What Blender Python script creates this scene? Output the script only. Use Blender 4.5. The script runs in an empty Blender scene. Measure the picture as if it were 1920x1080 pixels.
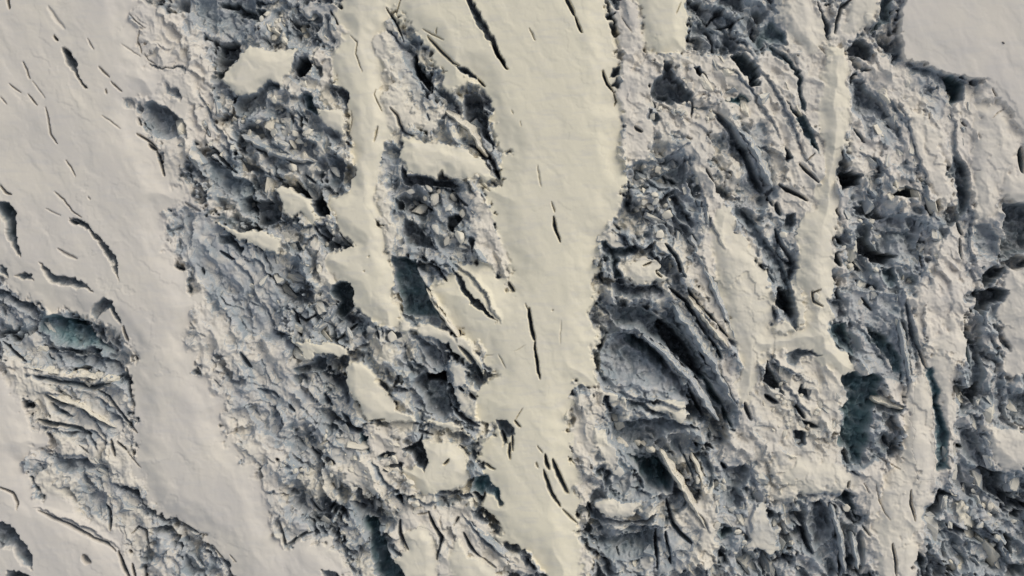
import bpy, bmesh, math, random
import numpy as np
# ---------------------------------------------------------------- camera, sky, sun, exposure
S = 0.1                                   # metres per unit of the survey plan (plan: 1920 x 1080 units)
CX, CY, CAMH = 960.0, 540.0, 3600.0
scene = bpy.context.scene
cam_d = bpy.data.cameras.new('camera'); cam = bpy.data.objects.new('camera', cam_d)
scene.collection.objects.link(cam); scene.camera = cam
cam.location = (0, 0, CAMH*S); cam.rotation_euler = (0, 0, 0)
cam_d.sensor_width = 36; cam_d.lens = 36*CAMH/1920.0
cam_d.clip_start = 1; cam_d.clip_end = 20000
SUN_EL, SUN_AZ = math.radians(40), math.radians(46)      # azimuth clockwise from +Y (top of frame): light from the upper right
w = bpy.data.worlds.new('World'); scene.world = w; w.use_nodes = True
nt = w.node_tree; nt.nodes.clear()
sky = nt.nodes.new('ShaderNodeTexSky'); sky.sky_type = 'NISHITA'; sky.sun_disc = False
sky.sun_elevation = SUN_EL; sky.sun_rotation = SUN_AZ; sky.altitude = 1500; sky.dust_density = 4; sky.air_density = 1.0
hs = nt.nodes.new('ShaderNodeHueSaturation'); hs.inputs['Saturation'].default_value = 0.50
bg = nt.nodes.new('ShaderNodeBackground'); bg.inputs['Strength'].default_value = 0.135
wo = nt.nodes.new('ShaderNodeOutputWorld')
nt.links.new(sky.outputs[0], hs.inputs['Color']); nt.links.new(hs.outputs[0], bg.inputs['Color']); nt.links.new(bg.outputs[0], wo.inputs[0])
sd = bpy.data.lights.new('sun', 'SUN'); sd.energy = 1.35; sd.angle = math.radians(40); sd.color = (1.0, 0.93, 0.80)
so = bpy.data.objects.new('sun', sd); scene.collection.objects.link(so)
so.rotation_euler = (math.pi/2 - SUN_EL, 0, -SUN_AZ + math.pi)
# direction check: light travels along -Z of the lamp; it must travel away from (az, el)
import mathutils
_d = mathutils.Vector((math.sin(SUN_AZ)*math.cos(SUN_EL), math.cos(SUN_AZ)*math.cos(SUN_EL), math.sin(SUN_EL)))
so.rotation_euler = _d.to_track_quat('Z', 'Y').to_euler()
scene.view_settings.view_transform = 'Standard'; scene.view_settings.look = 'None'
scene.view_settings.gamma = 1; scene.view_settings.exposure = 0.02
scene.cycles.max_bounces = 5; scene.cycles.diffuse_bounces = 3

# ---------------------------------------------------------------- materials
def mat_glacier(name, use_attr=True, icy=0.5):
    m = bpy.data.materials.new(name); m.use_nodes = True
    t = m.node_tree; N = t.nodes; L = t.links; N.clear()
    out = N.new('ShaderNodeOutputMaterial'); b = N.new('ShaderNodeBsdfPrincipled')
    L.new(b.outputs[0], out.inputs[0]); b.inputs['Roughness'].default_value = 0.75
    b.inputs['Specular IOR Level'].default_value = 0.2
    co = N.new('ShaderNodeTexCoord').outputs['Object']
    def noise(sc, det=4, rough=0.6):
        n = N.new('ShaderNodeTexNoise'); n.inputs['Scale'].default_value = sc
        n.inputs['Detail'].default_value = det; n.inputs['Roughness'].default_value = rough
        L.new(co, n.inputs['Vector']); return n.outputs['Fac']
    def mix(f, a, c):
        x = N.new('ShaderNodeMix'); x.data_type = 'RGBA'
        if hasattr(f, 'links'): L.new(f, x.inputs[0])
        else: x.inputs[0].default_value = f
        for i, v in ((6, a), (7, c)):
            if isinstance(v, tuple): x.inputs[i].default_value = (*v, 1)
            else: L.new(v, x.inputs[i])
        return x.outputs[2]
    def mth(op, a, c=0.0, clamp=False):
        x = N.new('ShaderNodeMath'); x.operation = op; x.use_clamp = clamp
        for i, v in ((0, a), (1, c)):
            if hasattr(v, 'links'): L.new(v, x.inputs[i])
            else: x.inputs[i].default_value = v
        return x.outputs[0]
    def ramp(v, a, c):
        x = N.new('ShaderNodeMapRange'); L.new(v, x.inputs[0]); x.interpolation_type = 'SMOOTHSTEP'
        x.inputs[1].default_value = a; x.inputs[2].default_value = c; return x.outputs[0]
    if use_attr:
        at = N.new('ShaderNodeAttribute'); at.attribute_name = 'kind'; at.attribute_type = 'GEOMETRY'
        sp = N.new('ShaderNodeSeparateColor'); L.new(at.outputs['Color'], sp.inputs[0])
        ice_shade, teal, vign_tone = sp.outputs[0], sp.outputs[1], sp.outputs[2]
    else:
        v = N.new('ShaderNodeValue'); v.outputs[0].default_value = icy; ice_shade = v.outputs[0]
        v = N.new('ShaderNodeValue'); v.outputs[0].default_value = 0; teal = v.outputs[0]
        v = N.new('ShaderNodeValue'); v.outputs[0].default_value = 0.45; vign_tone = v.outputs[0]
    geo = N.new('ShaderNodeNewGeometry'); sx = N.new('ShaderNodeSeparateXYZ'); L.new(geo.outputs['True Normal'], sx.inputs[0])
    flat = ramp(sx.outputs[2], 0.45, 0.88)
    n1 = noise(0.35, 6, 0.65); n2 = noise(2.6, 5, 0.7); n3 = noise(0.06, 4, 0.6)
    cream_snow = mix(ramp(n3, 0.35, 0.65), (0.870, 0.797, 0.605), (0.830, 0.762, 0.588))
    vign_snow = mix(ramp(n3, 0.35, 0.65), (0.755, 0.690, 0.595), (0.690, 0.637, 0.567))  # pinkish grey of broken snow and of the painted vignette
    snow = mix(vign_tone, cream_snow, vign_snow)
    snow = mix(mth('MULTIPLY', ramp(n2, 0.5, 0.8), 0.22), snow, (0.56, 0.50, 0.46))
    mp = N.new('ShaderNodeMapping'); mp.inputs['Rotation'].default_value = (0, 0, math.radians(58)); mp.inputs['Scale'].default_value = (.22, 1, 1); L.new(co, mp.inputs[0])
    n4 = N.new('ShaderNodeTexNoise'); n4.inputs['Scale'].default_value = .9; n4.inputs['Detail'].default_value = 6; L.new(mp.outputs[0], n4.inputs['Vector'])
    snow = mix(mth('MULTIPLY', ramp(n4.outputs['Fac'], 0.45, 0.75), 0.30), snow, (0.60, 0.575, 0.54))
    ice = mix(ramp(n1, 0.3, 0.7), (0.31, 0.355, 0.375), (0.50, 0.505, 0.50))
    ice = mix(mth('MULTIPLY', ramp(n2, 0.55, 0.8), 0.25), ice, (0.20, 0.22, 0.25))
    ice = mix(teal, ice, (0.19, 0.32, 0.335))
    # snow lies where the surface is flat; ice shows on steep faces, inside crevasses and in painted shade
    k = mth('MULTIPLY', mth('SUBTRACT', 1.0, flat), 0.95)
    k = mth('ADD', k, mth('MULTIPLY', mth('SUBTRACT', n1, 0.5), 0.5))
    k = mth('MULTIPLY', k, ramp(ice_shade, 0.02, 0.35))
    k = mth('ADD', k, mth('MULTIPLY', ramp(ice_shade, 0.12, 0.80), 0.92), True)
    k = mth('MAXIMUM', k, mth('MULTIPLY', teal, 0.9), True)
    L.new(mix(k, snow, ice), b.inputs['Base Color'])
    h = mth('ADD', mth('MULTIPLY', n2, 0.5), mth('MULTIPLY', noise(1.0, 6, 0.7), 1.0))
    bp = N.new('ShaderNodeBump'); bp.inputs['Distance'].default_value = 0.13
    L.new(h, bp.inputs['Height']); L.new(mth('ADD', mth('MULTIPLY', ramp(ice_shade, 0.0, 0.5), 0.55), 0.02), bp.inputs['Strength'])
    L.new(bp.outputs[0], b.inputs['Normal'])
    return m
MG = mat_glacier('glacier_snow_and_ice')
MB = mat_glacier('loose_ice', False, 0.08)
MB2 = mat_glacier('dirty_loose_ice', False, 0.34)
mr = bpy.data.materials.new('dark_rock'); mr.use_nodes = True
_b = mr.node_tree.nodes['Principled BSDF']; _n = mr.node_tree.nodes.new('ShaderNodeTexNoise'); _n.inputs['Scale'].default_value = 6
_r = mr.node_tree.nodes.new('ShaderNodeValToRGB'); _r.color_ramp.elements[0].color = (0.05, 0.045, 0.04, 1); _r.color_ramp.elements[1].color = (0.18, 0.16, 0.15, 1)
mr.node_tree.links.new(_n.outputs['Fac'], _r.inputs[0]); mr.node_tree.links.new(_r.outputs[0], _b.inputs['Base Color'])

# ---------------------------------------------------------------- survey of the glacier (plan units, y down)
def P(s):
    a = [float(v) for v in s.replace(',', ' ').split()]
    return np.array(a).reshape(-1, 2)
# regions: (base height, roughness, softness, grey tone with painted vignette, polygon)
#   painted one over the other on a background of broken ice
REG = [
 # speckled, lightly broken ground
 (-5, .30, 14, .9, "240,0 350,20 395,80 400,140 410,200 400,260 350,290 345,330 370,380 430,400 400,425 330,400 300,380 300,240 250,180 230,80"),
 (-5, .58, 20, .8, "300,390 400,400 470,470 520,520 560,600 540,640 560,700 600,760 560,820 520,900 560,960 600,1000 560,1030 530,1030 490,930 400,780 340,640 370,560 345,510 310,450"),
 (-4, .24, 12, .5, "700,0 740,60 790,160 830,200 810,250 740,240 700,250 680,330 700,420 740,480 720,300 690,140 670,60"),
 (-4, .30, 10, .8, "560,0 640,0 690,60 680,140 640,130 620,150 600,160 590,100 600,40"),
 (-4, .34, 12, .7, "930,400 960,500 985,560 960,560 920,500 880,450 860,360 900,350"),
 (-4, .34, 10, .8, "1140,0 1200,0 1215,90 1260,100 1230,150 1220,200 1240,260 1200,300 1175,330 1160,260 1150,190 1165,120 1155,60"),
 (-5, .42, 12, .8, "1230,100 1300,90 1400,100 1430,160 1420,230 1360,230 1330,300 1360,380 1340,450 1350,560 1390,680 1370,720 1330,600 1290,500 1320,420 1290,260 1230,240 1215,170"),
 (-5, .40, 12, .8, "1440,0 1680,0 1600,80 1600,260 1560,330 1570,420 1560,520 1500,500 1440,360 1400,260 1420,160 1430,60"),
 (-5, .40, 12, .9, "1690,115 1920,170 1920,380 1870,380 1880,470 1850,540 1820,560 1800,700 1800,860 1740,960 1730,1080 1600,1080 1600,900 1690,850 1720,720 1700,560 1740,480 1800,420 1780,320 1700,300 1600,330 1590,140 1660,100"),
 (-6, .40, 12, .7, "1065,740 1130,730 1140,790 1110,850 1130,900 1110,950 1095,1000 1120,1080 1060,1080 1090,960 1070,850"),
 (-5, .45, 12, .7, "1390,640 1560,650 1620,700 1580,780 1590,860 1620,900 1600,930 1500,940 1420,930 1340,860 1380,800 1420,720"),
 (-4, .42, 12, .7, "620,810 700,800 760,830 800,860 790,930 850,940 900,960 950,1030 1010,1080 730,1080 740,960 660,920 620,880"),
 (-5, .40, 12, .6, "1260,970 1340,900 1350,1080 1200,1080 1210,1040"),
 (-6, .38, 14, .7, "0,640 60,620 120,690 210,700 240,760 250,840 280,940 290,1000 240,1080 180,1080 60,900 110,850 40,760 0,720"),
 # snow fields
 (1, .08, 6, .3, "745,600 860,622 885,640 908,702 850,662 835,642 790,628 750,622"),
 (0, .16, 8, .4, "838,660 872,690 905,760 905,805 870,780 852,740"),
 (0, .14, 10, .4, "1500,500 1560,480 1575,560 1560,620 1500,640 1420,690 1395,760 1372,740 1400,640 1460,600"),
 (0, .035, 14, .85, "-400,-400 250,-400 252,0 242,30 262,55 262,85 270,110 300,135 300,190 262,185 255,200 262,240 290,262 306,328 330,345 345,375 320,388 308,400 305,430 325,470 345,510 352,540 375,560 362,600 350,640 365,690 395,725 420,750 415,800 440,840 470,870 490,920 500,970 530,1030 560,1012 610,1005 640,1030 655,1080 700,1500 440,1500 440,1080 430,1060 395,1025 360,1000 320,965 290,965 272,930 262,900 240,870 255,840 250,800 243,770 242,700 238,660 225,640 208,622 180,610 150,595 100,585 70,578 30,560 22,545 0,525 -400,500"),
 (-1, .03, 16, .95, "-400,650 0,700 25,720 45,770 75,815 120,838 60,850 40,870 60,920 130,945 150,965 200,995 230,1020 250,1050 270,1080 300,1500 -400,1500"),
 (0, .03, 6, .15, "640,-300 735,-300 735,0 722,40 708,65 705,90 712,120 714,150 722,200 728,250 724,285 712,310 708,350 712,385 716,420 722,440 722,480 735,500 740,545 748,600 745,620 720,612 690,600 665,580 655,545 630,520 605,495 610,480 640,465 660,455 640,440 625,410 618,385 620,370 650,360 660,330 655,300 660,275 650,250 655,210 630,150 622,120 622,92 650,60 630,30 640,0"),
 (0, .022, 9, .0, "735,-300 1140,-300 1140,0 1150,40 1155,100 1162,125 1150,190 1175,210 1165,270 1180,340 1170,370 1155,400 1145,430 1122,445 1115,480 1125,540 1110,590 1120,640 1112,680 1118,715 1080,725 1070,740 1065,790 1068,850 1088,900 1080,950 1088,1000 1092,1080 1100,1500 1025,1500 1025,1080 1010,1060 985,1040 960,1025 932,1000 922,980 905,960 900,950 915,935 895,890 900,850 920,825 925,800 895,790 895,745 912,720 922,700 900,655 880,640 850,612 830,585 805,545 815,520 840,520 860,500 900,480 935,510 955,540 965,520 945,470 930,440 925,400 905,370 895,345 925,345 940,330 942,290 925,240 915,190 900,160 885,140 872,165 850,170 830,145 812,110 795,75 770,60 750,40 735,10"),
 (2, .03, 4, .1, "750,258 775,256 800,264 828,266 850,277 872,278 888,292 905,300 915,318 928,330 912,340 896,330 880,336 862,328 845,332 832,322 818,336 800,326 785,332 770,322 758,330 760,305 750,295 755,278"),
 (2, .05, 4, .2, "795,828 845,825 870,850 880,895 850,925 790,932 765,900 745,880 775,875"),
 (1, .05, 5, .25, "752,1000 790,990 815,1000 825,1040 815,1100 740,1100 732,1050 755,1030"),
 (1, .05, 5, .3, "855,1010 880,1040 920,1065 960,1100 860,1100 840,1050"),
 (4, .03, 4, .2, "655,678 700,690 718,735 740,765 790,785 870,798 895,825 860,808 800,797 740,788 690,788 660,750 648,715"),
 (4, .05, 3, .2, "537,635 560,640 610,645 655,650 655,672 590,660 578,674 562,655"),
 (4, .05, 4, .3, "470,85 505,95 555,90 548,130 522,160 490,165 470,182 440,172 415,152 405,148 430,130 445,100"),
 (3, .05, 4, .2, "508,348 550,350 580,370 602,410 590,425 565,400 545,405 520,380"),
 (3, .05, 4, .3, "400,415 450,430 490,430 525,450 520,475 490,470 460,450 430,440"),
 (2, .05, 4, .3, "590,200 640,205 650,255 625,240 605,235"),
 (1, .05, 6, .1, "1195,-300 1290,-300 1290,0 1296,60 1280,95 1230,100 1212,90 1205,40 1190,0"),
 (1, .09, 7, .35, "1350,390 1375,385 1385,430 1412,475 1440,510 1455,560 1450,600 1440,630 1475,630 1505,610 1512,580 1500,520 1495,430 1530,390 1548,300 1540,200 1550,110 1545,80 1590,85 1592,200 1600,260 1568,330 1572,400 1560,500 1568,560 1555,590 1562,625 1600,680 1610,695 1580,705 1550,690 1520,655 1470,655 1430,662 1420,700 1400,760 1382,745 1390,690 1370,640 1350,570 1345,500 1335,440"),
 (0, .12, 8, .6, "1445,-300 1525,-300 1525,0 1545,60 1555,90 1520,95 1480,70 1450,30"),
 (0, .12, 8, .6, "1610,-200 1650,-200 1650,0 1640,45 1605,60 1580,55 1590,15"),
 (3.6, .05, 22, .9, "1835,120 2100,120 2100,330 1925,290 1890,240 1850,190"),
 (5, .012, 3, .9, "1697,-400 2500,-400 2500,330 1925,240 1885,178 1870,152 1825,151 1780,137 1740,124 1697,114 1692,60"),
 (1, .14, 10, .8, "1710,210 1735,205 1760,240 1782,310 1790,370 1775,400 1740,350 1712,270"),
 (1, .12, 10, .8, "1830,200 1880,190 1920,260 1915,300 1880,350 1870,400 1830,420 1825,330"),
 (2, .08, 8, .8, "1885,320 2000,320 2000,385 1885,378"),
 (1, .13, 10, .8, "1755,640 1790,600 1815,640 1800,700 1790,800 1782,870 1765,780 1760,720 1740,680"),
 (1, .13, 10, .7, "1700,720 1740,700 1752,760 1756,900 1735,960 1722,1010 1718,1080 1700,1400 1640,1400 1645,1000 1660,900 1690,860 1700,790"),
 (1, .16, 10, .5, "1490,860 1570,870 1600,900 1580,925 1500,930 1460,900"),
 (1, .13, 9, .8, "1895,500 2300,480 2300,700 1890,700 1890,620 1870,600"),
 (2, .12, 9, .8, "1850,800 1880,805 2000,810 2000,870 1880,885 1855,850"),
 (1, .12, 7, .4, "1110,790 1150,820 1165,850 1175,880 1165,905 1145,895 1120,860 1105,830"),
 (1, .10, 7, .4, "1120,735 1170,745 1230,760 1280,745 1300,780 1280,790 1230,770 1180,760 1140,755"),
 (1, .10, 5, .5, "1110,940 1140,935 1200,945 1190,970 1140,972"),
 (1, .15, 8, .4, "1170,490 1230,490 1245,525 1200,535 1170,520"),
 (1, .14, 8, .5, "1400,940 1440,950 1470,1000 1450,1060 1400,1030"),
]
# sunk, sheltered and open holes: (depth, teal, polygon)
PIT = """
20 0|340,30 350,0 400,-20 480,-20 480,75 450,85 400,100 395,75 350,60
38 0|405,-2 440,4 480,22 480,42 440,22 405,12
48 0|400,80 440,78 447,82 440,105 430,125 405,135 400,110
40 0|440,172 450,177 480,172 500,150 520,155 525,168 505,172 495,200 480,212 460,225 435,215 430,195
18 0|116,86 122,85 137,103 145,115 145,135 150,148 166,166 155,163 140,145 125,120 117,97
10 0|225,185 240,180 250,190 248,200 232,200
14 0|275,115 300,125 340,123 350,132 348,140 335,130 300,129 280,125
13 0|305,150 325,162 338,175 338,192 320,182 305,178
34 0|262,195 280,190 300,195 325,210 342,225 350,240 352,262 335,262 310,268 290,262 270,240 260,215
40 0|476,15 493,18 492,40 476,48
48 0|530,22 548,38 575,38 577,48 562,60 548,50
80 0|560,105 572,103 584,115 585,128 575,138 560,145 550,142 550,125
16 0|600,18 618,25 620,60 627,85 610,90 600,60
36 0|625,165 640,158 655,172 652,190 652,205 640,192 628,180
30 0|722,50 735,60 752,80 765,82 775,100 785,120 805,140 812,155 808,175 795,165 780,150 765,130 752,110 740,80 725,62
52 0|775,95 783,115 800,135 811,150 807,170 790,155 778,130 770,105
25 0|812,165 828,170 832,190 825,200 815,180
35 0|850,122 870,125 893,140 895,150 880,145 860,135
32 0|863,-30 884,-10 905,30 920,60 935,90 948,120 953,133 945,125 930,105 915,80 900,50 880,20
52 0|870,175 895,170 905,185 905,205 915,225 920,250 928,285 915,268 900,240 870,230 865,200
45 .8|565,175 585,175 590,195 600,212 585,215 570,205
25 0|525,215 545,225 545,240 530,235
28 0|1130,-20 1160,-20 1162,20 1155,22 1145,10
30 0|1143,148 1150,128 1165,122 1163,138 1150,145
42 0|1345,-20 1390,-20 1400,20 1385,28 1370,20 1345,10
26 0|1300,35 1315,32 1330,50 1345,80 1335,85 1310,70 1295,70
36 .5|1412,82 1425,60 1445,35 1470,60 1480,85 1440,80 1420,94
52 .3|1365,105 1390,95 1400,98 1420,125 1425,160 1410,165 1400,140 1375,115
46 0|1245,112 1262,115 1265,140 1285,155 1300,175 1298,190 1265,190 1260,195 1230,190 1222,175 1228,150 1240,140
45 0|1300,127 1312,125 1325,140 1330,155 1320,150 1308,138
32 1|1383,175 1390,175 1410,190 1395,195 1370,192 1355,190
20 0|1215,200 1235,210 1245,225 1225,235 1212,220
38 .5|1440,78 1460,90 1485,110 1500,125 1505,150 1510,190 1513,215 1500,200 1495,170 1490,130 1470,115 1445,97
26 0|1527,-20 1545,25 1560,50 1555,75 1545,60 1540,30
36 .3|1655,-20 1675,-10 1676,40 1655,50 1640,65 1632,60 1645,40
50 0|1590,90 1605,72 1625,75 1640,95 1635,112 1620,108 1600,100
20 .1|1695,115 1745,130 1775,137 1810,150 1825,152 1812,160 1805,190 1785,205 1775,175 1740,150 1700,140
48 .8|1775,140 1790,138 1812,155 1800,185 1785,200 1780,175
38 .6|1457,125 1465,160 1475,185 1490,205 1512,215 1530,255 1537,285 1525,275 1500,240 1485,215 1468,170
34 0|1600,145 1625,150 1630,170 1655,185 1670,215 1690,245 1695,270 1685,265 1660,230 1640,220 1600,215
18 0|130,410 145,408 160,415 170,430 190,450 205,465 215,480 222,505 222,532 214,500 203,485 185,460 165,435 140,420
38 .3|-10,376 15,380 28,395 30,420 33,460 37,485 25,475 12,450 8,420 -10,400
16 0|72,488 85,500 105,513 140,520 165,535 182,547 150,540 120,538 95,528 80,510
15 0|20,515 45,510 62,520 62,530 40,525
14 0|-5,495 10,500 12,520 -5,510
26 .15|375,290 400,300 440,325 470,340 480,360 480,425 455,420 435,395 400,370 370,320
42 .1|440,370 470,365 480,390 480,405 450,400
36 .1|405,440 425,440 440,450 457,467 450,480 430,465 410,455
52 0|470,372 500,372 515,385 528,400 525,415 510,425 480,425
75 0|585,375 600,362 612,380 618,395 615,410 600,405 585,400 580,385
26 0|610,285 640,295 650,310 640,345 625,362 612,350 610,320
26 0|535,455 575,455 565,475 545,480
48 0|752,300 762,327 790,326 820,336 850,335 865,350 845,352 800,350 775,347 750,345
40 0|735,370 755,375 760,400 740,395
46 0|755,410 775,410 800,440 825,475 795,465 760,460 750,440
52 0|840,405 860,400 865,410 850,430 840,450 835,430
30 0|880,440 890,450 885,480 878,465
62 .6|735,478 775,487 785,510 805,545 820,580 848,608 815,600 755,590 750,560 738,520
35 0|848,500 870,528 885,555 905,570 920,590 935,612 925,602 900,582 880,567 865,545 850,520
60 .4|625,530 650,525 662,545 664,565 658,590 640,600 622,590 630,565 618,545
34 0|1240,325 1270,310 1287,292 1292,330 1285,365 1262,355 1245,345
25 0|1212,335 1245,325 1280,345 1262,357 1225,345
42 0|1250,370 1275,365 1285,395 1312,420 1300,432 1270,410 1255,385
25 0|1225,425 1245,410 1265,430 1260,450 1240,425
42 .3|1122,455 1135,450 1150,465 1180,460 1195,470 1190,480 1165,480 1160,500 1172,525 1150,525 1145,490 1130,475
34 .1|1378,388 1395,388 1415,405 1430,440 1455,470 1475,500 1490,545 1500,590 1495,620 1470,600 1455,545 1440,500 1415,460 1395,430 1380,410
58 .1|1455,540 1480,545 1495,570 1495,600 1475,590 1455,570
34 0|1143,532 1240,536 1250,558 1200,566 1150,560
35 0|1472,272 1487,295 1480,303 1471,300
30 0|1475,395 1495,400 1495,420 1485,440 1465,430
90 0|1575,322 1600,316 1617,325 1618,345 1600,350 1580,357 1573,335
55 0|1662,375 1680,357 1700,350 1722,355 1722,367 1700,374 1680,370
40 0|1585,375 1600,390 1620,380 1645,395 1640,410 1610,405
65 0|1610,450 1630,445 1650,465 1692,480 1665,497 1640,492 1612,475
28 0|1635,410 1680,405 1720,400 1740,420 1725,460 1732,510 1700,500 1660,500 1640,520 1620,480
42 .5|1650,500 1680,505 1692,535 1665,542 1650,520
38 .1|1786,290 1808,300 1820,320 1825,370 1815,400 1800,420 1795,395 1790,340
56 0|1882,380 1990,385 1990,470 1912,478 1896,492 1880,488 1876,465 1888,440 1878,425 1884,405
52 0|1870,495 1896,500 1886,520 1868,530 1848,545 1850,515
56 0|1840,552 1866,538 1896,545 1884,566 1862,574 1846,590 1832,575
16 0|1815,415 1860,420 1880,450 1870,490 1830,490
30 0|-20,535 25,555 60,570 78,592 65,602 40,592 10,575 -20,560
50 .85|62,602 95,588 150,598 160,615 185,640 205,655 210,672 195,668 170,655 140,660 100,655 80,630 58,620
24 0|60,640 110,660 160,668 210,675 228,688 235,702 215,702 160,692 110,690 80,665
22 0|167,575 180,565 195,558 212,570 222,595 226,612 215,602 205,582 190,587 175,602 165,590
32 0|770,625 790,628 800,640 820,650 830,670 836,690 830,700 800,685 785,660 780,640
46 0|782,700 800,700 836,695 840,740 850,780 830,790 800,775 785,745 770,725
64 0|790,698 835,696 836,716 795,714
30 0|925,790 950,787 962,800 965,815 950,822 945,838 935,815
36 0|545,690 578,682 585,668 605,672 612,690 600,705 560,707
25 0|615,795 650,790 670,800 690,812 640,816
22 0|722,617 745,625 749,632 735,642 722,640
46 .1|1135,570 1200,578 1235,590 1255,600 1300,640 1320,680 1340,720 1300,702 1262,662 1225,640 1205,624 1170,618 1145,600
72 0|1240,592 1270,622 1292,642 1312,682 1330,712 1318,716 1288,690 1258,660 1235,612
36 0|1145,620 1175,622 1205,632 1240,662 1270,702 1292,732 1292,765 1260,752 1230,738 1190,730 1150,727 1122,702 1118,670 1130,640
56 .5|1172,626 1205,632 1238,660 1262,695 1238,684 1208,664 1180,648
35 0|1130,745 1142,745 1150,775 1140,777
26 .1|1170,750 1200,752 1230,770 1260,787 1245,792 1200,772 1175,767
44 .05|1135,792 1200,788 1260,786 1300,800 1320,812 1260,815 1225,840 1240,862 1265,900 1268,935 1240,937 1205,925 1200,905 1188,885 1172,860 1140,832
52 .9|1175,850 1215,865 1242,867 1263,900 1263,928 1238,927 1202,902 1195,875
50 0|1437,675 1448,690 1465,715 1472,742 1450,732 1435,720
52 .7|1558,605 1590,605 1602,640 1602,672 1580,657 1560,635
28 0|1550,565 1580,560 1592,590 1570,607
37 .7|1628,615 1660,625 1692,660 1700,708 1680,702 1658,662 1638,642
14 0|1565,545 1700,545 1720,640 1735,700 1700,720 1640,700 1600,660
62 .8|1578,706 1605,697 1622,703 1640,698 1655,712 1650,735 1662,752 1640,770 1645,790 1628,808 1640,830 1620,850 1622,878 1600,872 1590,845 1572,838 1582,800 1576,770 1592,748 1580,728
26 0|1640,752 1702,760 1692,777 1650,777
36 1|1738,690 1750,690 1762,730 1772,780 1781,815 1781,882 1757,887 1756,815 1748,750
24 0|1475,660 1500,650 1525,655 1545,668 1510,672 1490,692 1475,682
30 0|1500,720 1525,730 1520,752 1493,745
30 0|1815,645 1840,650 1850,700 1835,740 1815,735 1818,700
50 0|1805,737 1840,715 1846,740 1835,767 1820,748
40 0|1890,740 1990,735 1990,805 1900,800 1885,770
18 0|110,808 160,812 175,830 182,850 170,840 155,825 125,822
22 0|85,855 115,858 160,862 185,880 207,886 190,893 175,884 150,888 110,892 95,880
28 0|205,905 245,920 258,915 262,940 280,960 288,977 275,967 255,937 235,927
13 0|135,925 165,922 197,925 200,940 195,960 180,975 160,985 140,970 130,950
30 0|-20,970 25,990 40,1010 60,1040 63,1066 40,1062 20,1032 -20,1030
36 0|10,1068 50,1075 80,1100 5,1100
32 .8|672,808 690,822 690,852 675,842
46 0|752,842 785,830 795,810 794,840 800,870 799,887 780,872 770,852
24 0|712,882 730,868 757,870 752,886
24 0|700,860 725,843 745,848 735,858 710,868
36 1|888,895 912,890 920,910 940,920 946,945 940,952 930,932 914,926 905,936 890,926 878,926
22 0|850,930 880,925 888,935 870,942
30 0|885,958 900,963 917,987 905,987 888,977
45 0|738,930 755,925 757,950 750,947
62 .8|680,965 705,975 725,1020 727,1050 750,1065 765,1100 720,1100 695,1050 690,1010 675,985
20 0|585,980 605,985 613,1010 598,1010
20 0|600,1068 630,1070 650,1100 600,1100
20 0|1125,880 1140,895 1155,912 1130,925 1125,905
26 0|1100,942 1115,955 1135,975 1190,980 1240,962 1218,988 1130,988 1108,972
34 .15|1095,1000 1140,1010 1200,1002 1232,1000 1232,1040 1200,1052 1160,1058 1130,1052 1105,1030
30 0|1115,1050 1145,1100 1108,1100
22 .1|1290,855 1320,845 1335,870 1340,905 1330,930 1325,900 1315,870 1302,905 1290,885
32 0|1350,880 1400,870 1412,885 1395,920 1402,960 1380,980 1345,962
50 .6|1345,992 1370,985 1382,1002 1350,1016
38 0|1342,1030 1365,1040 1372,1062 1345,1062
38 0|1420,1030 1440,1040 1445,1100 1420,1070
42 0|1487,808 1514,812 1512,836 1495,842
44 0|1515,945 1545,932 1555,955 1570,985 1568,1012 1540,1032 1525,1042 1515,1012 1513,970
44 .3|1563,937 1590,920 1606,945 1614,977 1606,987 1598,962 1580,948
32 0|1795,800 1840,808 1850,850 1872,886 1840,892 1815,872 1800,850
58 0|1820,885 1850,880 1890,887 1887,920 1912,940 1990,965 1900,962 1870,932 1830,912
40 0|1760,920 1792,930 1772,960 1745,977 1738,965
38 0|1770,980 1800,985 1830,1000 1852,1015 1846,1032 1810,1012 1780,1002
48 0|1885,1000 1907,1010 1902,1052 1885,1032
38 0|1720,1035 1740,1050 1740,1100 1716,1060
45 0|1890,1060 1990,1055 1990,1100 1880,1100
35 0|1750,1060 1785,1065 1785,1100 1750,1100
25 0|1490,1065 1515,1068 1530,1100 1490,1100
"""
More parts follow.
